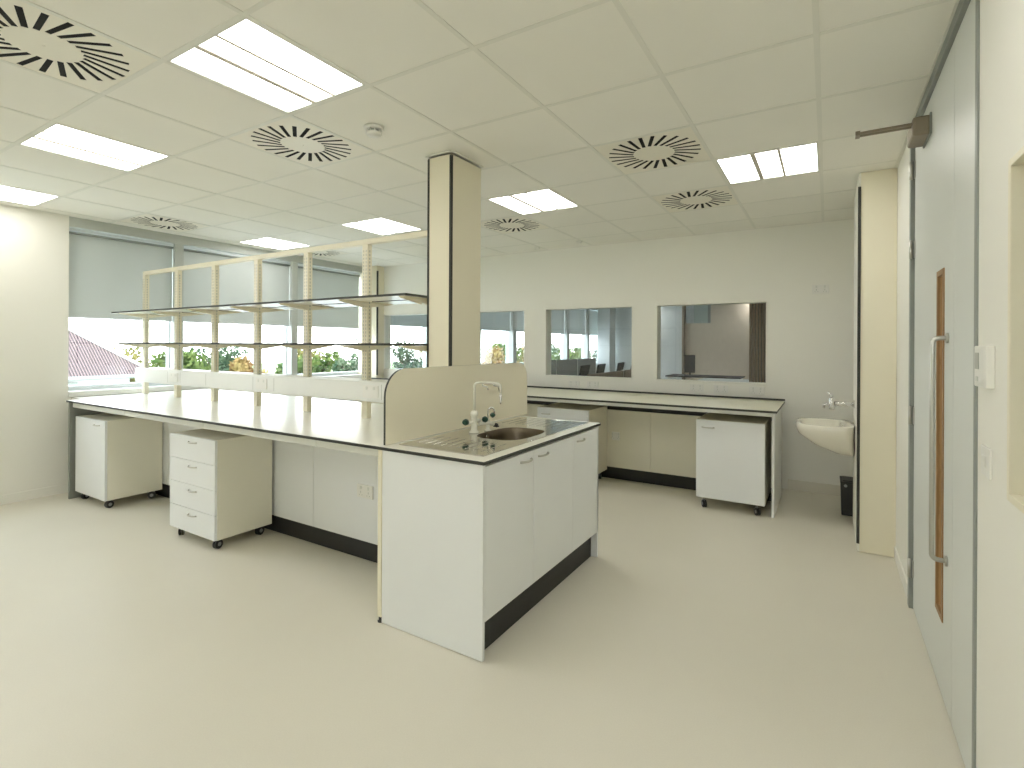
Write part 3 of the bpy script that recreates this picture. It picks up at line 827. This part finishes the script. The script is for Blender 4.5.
# ------------------------------------------------------------------ back bench
Y0, Y1 = 4.575, 5.50
wt2 = boxobj('worktop', ['topcream', 'black'], (-6.05, -.347, Y0, Y1, .882, .90), edge=1, thin=2)
tag(wt2, 'long cream worktop with black edge along the back wall under the internal windows', 'worktop')
us = boxobj('edge_strip', ['black'], (-6.05, -.347, Y1-.006, Y1+.006, .9003, .918), wt2)
t = thing('bench_frame', 'pale underframe with cream back panels under the back wall bench', 'bench frame', (-3.2, 5.0, 0))
def R(x0, x1, y0, y1, z0, z1): return (x0+3.2, x1+3.2, y0-5.0, y1-5.0, z0, z1)
for (a, b) in ((-6.0, -4.75), (-4.747, -3.40), (-3.397, -1.56), (-1.557, -.395)):
    boxobj('front_rail', ['frame'], R(a, b+(.02 if b > -.5 else 0), 4.60, 4.625, .850, .8815), t, bevel=.002)
boxobj('end_panel', ['white'], R(-.392, -.372, 4.70, 5.48, .003, .8815), t, bevel=.001)
boxobj('end_panel', ['white'], R(-6.03, -6.01, 4.60, 5.48, .003, .8815), t, bevel=.001)
for (a, b) in ((-6.0, -5.0), (-4.997, -4.0), (-3.997, -3.2), (-3.197, -2.38), (-2.377, -1.556), (-1.553, -.73), (-.727, -.395)):
    boxobj('back_panel', ['carcass'], R(a, b, 5.20, 5.218, .125, .735), t, bevel=.001)
boxobj('plinth', ['plinth'], R(-6.0, -.395, 5.205, 5.216, .002, .123), t)
boxobj('gap_shade_sheet', ['plinth'], R(-6.0, -.395, 5.219, 5.229, .12, .8815), t)  # black sheet stands in for the shadow gap above the panels
o = make_socket('small white socket on the panel below the back bench behind the sink unit', (-1.93, 5.20, .46), 'back bench low socket', .086, .086)

# ------------------------------------------------------------------ wash basin, tap, bin
def basin():
    bm = bmesh.new()
    # D-shaped basin, back at x=.182, projecting to -x
    xb, yc = 0.1818, 4.74
    N = 40
    def ring(px, hw, z, inset_back=0.0):
        r = []
        for k in range(N):
            a = 2*pi*k/N
            ca, sa = cos(a), sin(a)
            ee = .75
            X = (abs(ca)**(ee if ca < 0 else .35))*(1 if ca >= 0 else -1)
            Yv = (abs(sa)**ee)*(1 if sa >= 0 else -1)
            mid = xb-inset_back-px*.42
            xx = mid + (X*px*.42 if X > 0 else X*px*.58)
            r.append(bm.verts.new((xx, yc+Yv*hw, z)))
        return r
    rings = [ring(.05, .05, .580), ring(.14, .11, .595), ring(.28, .19, .655), ring(.385, .245, .735), ring(.402, .255, .78), ring(.404, .257, .815), ring(.398, .252, .822)]
    rings += [ring(.29, .215, .820, .085), ring(.275, .205, .81, .09), ring(.23, .17, .735, .11), ring(.12, .09, .705, .15)]
    for A, B in zip(rings, rings[1:]):
        for k in range(N):
            fc = bm.faces.new((A[k], A[(k+1) % N], B[(k+1) % N], B[k])); fc.smooth = True
    bm.faces.new(rings[0][::-1]); bm.faces.new(rings[-1])
    return bm
bs = finish('wash_basin', basin(), ['ceramic'])
tag(bs, 'white ceramic wall hung wash basin beside the boxed casing', 'wash basin')
t = thing('basin_tap', 'chrome lever tap on a horizontal pipe from the wall over the basin', 'tap', (.1818, 4.74, .975))
obj('wall_pipe', ['chrome'], lambda bm: (tube(bm, [(0, 0, 0), (-.13, 0, 0)], .018, 14), lathe(bm, [(.03, -.006), (.03, .0)], (0, 0, 0), 20, axis='X')), t)
obj('tap_body', ['chrome'], lambda bm: (lathe(bm, [(.018, -.05), (.022, -.045), (.022, .035), (.016, .045)], (-.15, 0, 0), 20), tube(bm, [(-.15, 0, -.01), (-.20, 0, -.012), (-.205, 0, -.04)], .010, 12)), t)
obj('lever', ['chrome'], lambda bm: tube(bm, [(-.15, 0, .045), (-.155, 0, .065), (-.18, 0, .085)], [.012, .010, .007], 12), t)
t = thing('waste_bin', 'small black rectangular waste bin on the floor under the basin', 'bin', (.185, 5.20, 0))
def f(bm):
    for (x0, x1, y0, y1, z0, z1) in ((-.085, .085, -.11, .11, .001, .275),):
        fs = box(bm, x0, x1, y0, y1, z0, z1)
    for v in bm.verts:
        if v.co.z < .01: v.co.x *= .92; v.co.y *= .92
obj('bin_body', ['rubber'], f, t, bevel=.006)
obj('lid', ['rubber'], lambda bm: (box(bm, -.089, .089, -.114, .114, .2755, .287), box(bm, -.07, .07, -.09, .09, .287, .294)), t, bevel=.005)
obj('latch', ['wheelgrey'], lambda bm: lathe(bm, [(.012, -.119), (.012, -.1145)], (.065-.075-.04, 0, .255), 12, axis='Y'), t)

# ------------------------------------------------------------------ the office seen through the internal windows
struct(boxobj('floor_office', ['carpet'], (-6.45, OX1, YB+.14, OY1, -.1, 0)))
struct(boxobj('ceiling_office', ['ceil'], (-6.45, OX1, YB+.14, OY1, H, H+.06)))
def f(bm):
    box(bm, -6.45, OX1+.1, OY1, OY1+.1, -.1, H+.06)
struct(obj('wall_office_back', ['officewall'], f))
struct(boxobj('wall_office_right', ['beige'], (OX1, OX1+.1, YB+.14, OY1, -.1, H+.06)))
struct(boxobj('wall_office_left', ['officewall'], (XW-.12, XL, YB, OY1, 0, .90)))
struct(boxobj('trim_%d' % tn, ['alugrey'], (XW-.12, -6.22, YB, OY1, 2.535, H))); tn += 1
for k in range(7):
    a = 5.90 + 1.45*k if k else 5.93; a = 5.93 if k == 0 else 5.80+1.42*k+.11; b = 5.80+1.42*(k+1)-.06
    if b > OY1: b = OY1-.05
    t = thing('roller_blind', 'grey roller blind of the office beyond, %s one from the dividing wall' % ['first', 'second', 'third', 'fourth', 'fifth', 'sixth', 'seventh'][k], 'roller blind', (-6.29, (a+b)/2, 2.50), 'roller blinds in the office beyond')
    w = (b-a)/2
    boxobj('blind_fabric', ['blind'], (.002, .004, -w, w, -.745, -.005), t)
    boxobj('bottom_bar', ['alu'], (-.004, .010, -w, w, -.76, -.74), t)
# office lamps
proto_l = None
for k, (x, y) in enumerate(((-4.4, 8.0), (-1.9, 8.0), (-4.4, 11.0), (-1.9, 11.0), (-4.4, 14.0), (-1.55, 14.2))):
    o = dup(proto if False else bpy.data.objects['ceiling_light'], (x, y, H-.012), ['square office light panel nearest the dividing wall on the window side', 'square office light panel nearest the dividing wall by the wood slats', 'square office light panel in mid room on the window side', 'square office light panel in mid room by the wood slats', 'square office light panel at the far end on the window side', 'square office light panel showing at the top of the wood slat window'][k], group='office ceiling lights')
    for ch in o.children:
        if ch.name.startswith('frame'): pass
# beige meeting room box at the far right, frosted strip on top, dark edge
def f(bm):
    box(bm, -3.395, -2.725, 14.55, 14.65, 0.003, 2.05); box(bm, -2.715, .6, 14.50, 14.65, .003, H-.003)
struct(obj('wall_meeting_room', ['beige'], f))
struct(boxobj('trim_%d' % tn, ['walnut'], (-3.45, -3.40, 14.40, 14.64, .003, 2.62))); tn += 1
o = struct(boxobj('window_%d' % wn, ['teal'], (-3.17, -2.80, 14.57, 14.62, 2.055, 2.62))); wn += 1
struct(boxobj('trim_%d' % tn, ['doorgrey'], (-2.80, -2.72, 14.56, 14.64, 2.055, 2.62))); tn += 1
o = struct(boxobj('door_3', ['officewall'], (-4.35, -3.47, 14.50, 14.56, .01, 2.55), bevel=.004))
obj('door_handle', ['satin'], lambda bm: tube(bm, [(-4.25, 14.50, .80), (-4.25, 14.44, .80), (-4.25, 14.44, 1.30), (-4.25, 14.50, 1.30)], .015, 10), o)
struct(boxobj('trim_%d' % tn, ['officewall'], (-6.15, -5.75, 14.9, 15.4, .003, H-.002))); tn += 1
# timber slat screen
t = thing('slat_screen', 'tall brown timber slat screen in the room behind the rightmost internal window', 'screen', (-.55, 8.0, 0))
def f(bm):
    pass
boxobj('bottom_rail', ['slatwood'], (-.42, .60, -.03, .03, .003, .06), t)
boxobj('top_rail', ['slatwood'], (-.42, .60, -.03, .03, 2.56, 2.62), t)
boxobj('backing', ['mesh'], (-.40, .60, .032, .040, .06, 2.56), t)
bm_ = bmesh.new(); box(bm_, -.014, .014, -.03, .03, .06, 2.56); s0_ = finish('slat', bm_, ['slatwood'], t); s0_.location = (-.40, 0, 0)
for k in range(1, 24):
    o = s0_.copy(); COL.objects.link(o); o.parent = t; o.location = (-.40+k*.042, 0, 0)

def desk(label, x, y, w, d, rz=0, scr='greyfab', mt='officewall', zs=1.15, rear=1):
    t = thing('office_desk', label, 'desk', (x, y, 0), 'desks in the office beyond', rz)
    boxobj('desk_top', [mt], (-w/2+.002, w/2-.002, -d/2, d/2-.02, .72, .745), t, bevel=.002)
    for sx in (-1, 1):
        def f(bm, sx=sx):
            X = sx*(w/2-.06)
            box(bm, X-.02, X+.02, -d/2+.03, -d/2+.07, .003, .72); box(bm, X-.02, X+.02, d/2-.09, d/2-.05, .003, .72)
            box(bm, X-.02, X+.02, -d/2+.07, d/2-.09, .68, .72)
        obj('leg_frame', ['frame'], f, t)
    if scr:
        boxobj('desk_screen', [scr], (-w/2+.012, w/2-.012, d/2-.015, d/2+.015, .50, zs), t, bevel=.003)
        boxobj('screen_edge', ['frame'], (w/2-.011, w/2-.001, d/2-.018, d/2+.018, .50, zs+.01), t)
    return t
desk('pale desk with grey screen, nearest of the row toward the office windows', -4.03, 8.08, .94, .66, pi/2)
desk('pale desk with grey screen, middle of the row toward the office windows', -4.03, 9.03, .94, .66, pi/2)
desk('pale desk with grey screen, farthest of the row toward the office windows', -4.03, 9.98, .94, .66, pi/2)
desk('brown screened desk just behind the dividing wall, seen low under the chairs', -2.30, 6.64, 1.3, .6, pi/2, 'walnut', 'walnut', 1.055)
desk('brown screened desk farther from the dividing wall, rising to the right window edge', -2.30, 7.96, 1.3, .6, pi/2, 'walnut', 'walnut', 1.055)
desk('dark desk seen low at the wood slat window, left', -2.40, 12.2, 1.6, .8, 0, None, 'mesh')
desk('pale desk seen low at the wood slat window, right', -1.75, 11.0, 1.0, .8, 0, None)

def chair(label, x, y, rz):
    t = thing('office_chair', label, 'chair', (x, y, 0), 'black office chairs beyond', rz)
    def f(bm):
        tube(bm, [(0, 0, .10), (0, 0, .42)], .025, 12)
        for k in range(5):
            a = 2*pi*k/5; tube(bm, [(0, 0, .10), (.28*cos(a), .28*sin(a), .065)], [.022, .014], 8)
    obj('base', ['rubber'], f, t)
    for k in range(5):
        a = 2*pi*k/5
        obj('castor', ['rubber'], lambda bm, a=a: tube(bm, [(.28*cos(a)-.02*sin(a), .28*sin(a)+.02*cos(a), .028), (.28*cos(a)+.02*sin(a), .28*sin(a)-.02*cos(a), .028)], .026, 12), t)
    boxobj('seat', ['mesh'], (-.24, .24, -.23, .23, .42, .49), t, bevel=.03)
    def f(bm):
        pr_ = [(-.20, .245, .54), (.20, .245, .54), (.23, .36, 1.13), (-.23, .36, 1.13)]
        A = [bm.verts.new(p) for p in pr_]; B = [bm.verts.new((p[0], p[1]+.03, p[2])) for p in pr_]
        bm.faces.new(A); bm.faces.new(B[::-1])
        for k in range(4): bm.faces.new((A[k], B[k], B[(k+1) % 4], A[(k+1) % 4]))
    obj('backrest', ['mesh'], f, t, bevel=.012)
    obj('back_support', ['rubber'], lambda bm: tube(bm, [(0, .10, .42), (0, .29, .43), (0, .30, .62)], .018, 8), t)
    for sx in (-1, 1):
        obj('armrest', ['rubber'], lambda bm, sx=sx: (tube(bm, [(sx*.24, .03, .45), (sx*.28, .03, .48), (sx*.28, .03, .66)], .014, 8), box(bm, sx*.28-.03, sx*.28+.03, -.10, .14, .66, .685)), t)
    return t
c0 = chair('leftmost of the black office chairs behind the middle internal window', -3.46, 6.98, -pi/2+.14)
dup(c0, (-3.46, 7.62, 0), 'second from left of the black office chairs behind the middle internal window')
dup(c0, (-3.46, 8.52, 0), 'third from left of the black office chairs behind the middle internal window')
dup(c0, (-3.46, 9.25, 0), 'rightmost of the black office chairs, cut by the window edge')
t = thing('computer_monitor', 'dark upright monitor on the dark desk behind the wood slat window', 'monitor', (-2.74, 12.2, .7455))
boxobj('screen', ['mesh'], (-.12, .12, -.015, .015, .06, .47), t, bevel=.004)
obj('stand', ['rubber'], lambda bm: (box(bm, -.09, .09, -.08, .08, .0, .01), box(bm, -.02, .02, .016, .035, .01, .30)), t)

# ------------------------------------------------------------------ outdoors
struct(boxobj('ground', ['ground'], (-140, 60, -80, 120, -4.3, -4.05)))
struct(boxobj('bounce_slab', ['paleroof'], (-13.0, 20, -30, 5.5, -4.05, -4.0)))  # unseen pale slab added to bounce daylight up onto the ceiling
t = thing('neighbouring_house', 'white house with brown tiled hipped roof outside the left window', 'house', (-21, 1.5, -4.0))
ex0, ex1, ey0, ey1, ez = -5.0, 5.0, -10.0, 5.5, 4.62
boxobj('wall', ['render'], (ex0+.5, ex1-.45, ey0+.5, ey1-.45, 0, ez-.13), t)
def f(bm):
    rp = 4.15; run = 5.0
    ez = 4.50
    A = [bm.verts.new(p) for p in ((ex1, ey0, ez), (ex1, ey1, ez), (ex0, ey1, ez), (ex0, ey0, ez))]
    B = [bm.verts.new((v.co.x, v.co.y, ez+.09)) for v in A]
    R1 = bm.verts.new((0, ey1-run, ez+.09+rp)); R0 = bm.verts.new((0, ey0+run, ez+.09+rp))
    bm.faces.new(A[::-1])
    for k in range(4):
        fc = bm.faces.new((A[k], A[(k+1) % 4], B[(k+1) % 4], B[k])); fc.material_index = 1
    bm.faces.new((B[0], B[1], R1, R0)); bm.faces.new((B[1], B[2], R1)); bm.faces.new((B[2], B[3], R0, R1)); bm.faces.new((B[3], B[0], R0))
obj('roof', ['rooftile', 'doorgrey'], f, t)
obj('gutter', ['doorgrey'], lambda bm: tube(bm, [(ex1+.05, ey0, ez-.09), (ex1+.05, ey1, ez-.09)], .045, 10), t)
obj('ridge_cap', ['alugrey'], lambda bm: tube(bm, [(ex1, ey1, ez-.03), (0, ey1-5.0, ez-.03+4.15)], .05, 8), t)
for y in (2.9, -1.0, -5.0):
    w = boxobj('window', ['alugrey'], (ex1-.46, ex1-.41, y, y+1.0, ez-1.2, ez-.2), t)
    boxobj('pane', ['teal'], (ex1-.42, ex1-.40, y+.08, y+.92, ez-1.12, ez-.28), w)
o = obj('flat_roof', ['paleroof'], lambda bm: box(bm, -12.5, -7.2, 6.4, 40, -4.0, .42), bevel=.03)
tag(o, 'pale flat roofed block outside below the windows', 'building')

def tree(label, x, y, zt, w, lm, kind='tree', seed=0, n=2600, leafs=.16):
    rnd = random.Random(seed)
    h = zt+4.0
    t = thing('tree', label, 'tree', (x, y, -4.0), 'trees outside the windows')
    def f(bm):
        tube(bm, [(0, 0, -.05), (.05, .03, h*.35), (-.03, .05, h*.8)], [.22, .16, .05], 10)
        for k in range(7):
            a = rnd.uniform(0, 2*pi); z0 = h*rnd.uniform(.3, .65)
            tube(bm, [(0, 0, z0), (w*.45*cos(a), w*.45*sin(a), z0+h*.2)], [.07, .02], 6)
    obj('trunk', ['bark'], f, t)
    blobs = []
    for k in range(16):
        a = rnd.uniform(0, 2*pi); q = rnd.uniform(.1, .75)
        zz = rnd.uniform(.38, .86)
        blobs.append((Vector((w*q*cos(a)*(1.15-zz*.6), w*q*sin(a)*(1.15-zz*.6), h*zz)), w*rnd.uniform(.3, .5)))
    def f(bm):
        for k in range(n):
            c_, r = rnd.choice(blobs)
            d = Vector((rnd.gauss(0, 1), rnd.gauss(0, 1), rnd.gauss(0, 1))).normalized()
            p = c_ + d*r*rnd.uniform(.55, 1.05)
            if p.z > h: p.z = h - rnd.uniform(0, .4)
            u = Vector((rnd.gauss(0, 1), rnd.gauss(0, 1), rnd.gauss(0, 1))).normalized()
            v = u.cross(d); v = v.normalized() if v.length > 1e-3 else Vector((0, 0, 1))
            s_ = leafs*rnd.uniform(.6, 1.3)
            vs = [bm.verts.new(p + u*s_*a - v*s_*b) for a, b in ((-1, 0), (0, -.55), (1, 0), (0, .55))]
            bm.faces.new(vs)
    bm_ = bmesh.new(); f(bm_)
    finish('foliage', bm_, [lm], t, recalc=False)
    return t
TR = [(-34, 13.2, 1.1, 2.4, 'leafolive', 'yellow green tree just right of the roof edge outside'),
      (-30, 14.2, 1.2, 1.8, 'leafgreen', 'green tree behind the first window mullion outside'),
      (-38, 20.5, 1.35, 2.6, 'leafdark', 'dark green tree left of the orange tree outside'),
      (-28, 16.8, .75, 1.5, 'leafgold', 'orange autumn tree between the second and third shelf posts'),
      (-36, 26.5, 1.45, 2.3, 'leafolive', 'olive and gold tree right of the orange tree outside'),
      (-25.5, 18.2, .9, 1.3, 'leafgreen', 'low green tree in front of the olive one outside'),
      (-30, 23.0, 1.4, 2.3, 'leafgreen', 'green tree before the second window mullion outside'),
      (-25, 21.3, 1.0, 1.4, 'leafdark', 'dark green tree at the second window mullion outside'),
      (-30, 27.8, 2.6, 1.9, 'leafdark', 'tallest sparse tree outside, rising above the lower shelf'),
      (-36, 38.0, 1.7, 2.3, 'leafdark', 'dark tree beside the tallest tree outside'),
      (-38, 44.0, 1.8, 2.6, 'leafolive', 'olive tree outside near the last shelf post'),
      (-24, 35.5, 1.3, 1.8, 'leafgold', 'golden tree seen through the window behind the last shelf post'),
      (-30, 46.0, 1.5, 3.2, 'leafgreen', 'green tree seen through the window beside the column'),
      (-30, 52.0, 1.7, 3.0, 'leafgold', 'reddish gold tree outside seen close to the column edge'),
      (-20, 42.0, 1.5, 2.4, 'leafgreen', 'green tree outside seen right of the column'),
      (-34, 64.0, 1.7, 4.0, 'leafdark', 'distant dark tree outside seen through the middle internal window'),
      (-30, 74.0, 1.7, 4.0, 'leafdark', 'farthest dark tree outside beyond the office windows')]
for k, (x, y, zt, w, lm, lab) in enumerate(TR):
    tree(lab, x, y, zt+.12, w, lm, seed=k+3, n=2600 if w < 3 else 3200, leafs=.165 if k != 8 else .15)

# ------------------------------------------------------------------ world and camera
w = bpy.data.worlds.new('overcast'); S.world = w; w.use_nodes = True
n, l = w.node_tree.nodes, w.node_tree.links
bg = n['Background']
tc = n.new('ShaderNodeTexCoord'); sp = n.new('ShaderNodeSeparateXYZ'); rp = n.new('ShaderNodeValToRGB')
l.new(tc.outputs['Generated'], sp.inputs[0]); l.new(sp.outputs['Z'], rp.inputs[0])
rp.color_ramp.elements[0].position = 0.0; rp.color_ramp.elements[0].color = (1.0, 1.0, 1.0, 1)
rp.color_ramp.elements[1].position = 0.8; rp.color_ramp.elements[1].color = (.72, .82, .95, 1)
l.new(rp.outputs[0], bg.inputs['Color']); bg.inputs['Strength'].default_value = 6.5

cam = bpy.data.cameras.new('camera'); co = bpy.data.objects.new('camera', cam); COL.objects.link(co)
yaw, roll = .5393, .0051
F = Vector((-sin(yaw), cos(yaw), 0)); R0 = Vector((cos(yaw), sin(yaw), 0)); U0 = Vector((0, 0, 1))
Rr = R0*cos(roll)+U0*sin(roll); Ur = U0*cos(roll)-R0*sin(roll)
m = Matrix((Rr, Ur, -F)).transposed().to_4x4(); m.translation = Vector((0, 0, 1.42))
co.matrix_world = m
cam.sensor_width = 36; cam.sensor_fit = 'HORIZONTAL'; cam.lens = 36*512.05/1024
cam.shift_x = -(521.1-512)/1024; cam.shift_y = (345.3-384)/1024
cam.clip_start = .02; cam.clip_end = 500
S.camera = co
S.cycles.diffuse_bounces = 8
vs = S.view_settings
vs.view_transform = 'Standard'; vs.look = 'None'; vs.gamma = 1; vs.use_curve_mapping = False; vs.exposure = 0.60
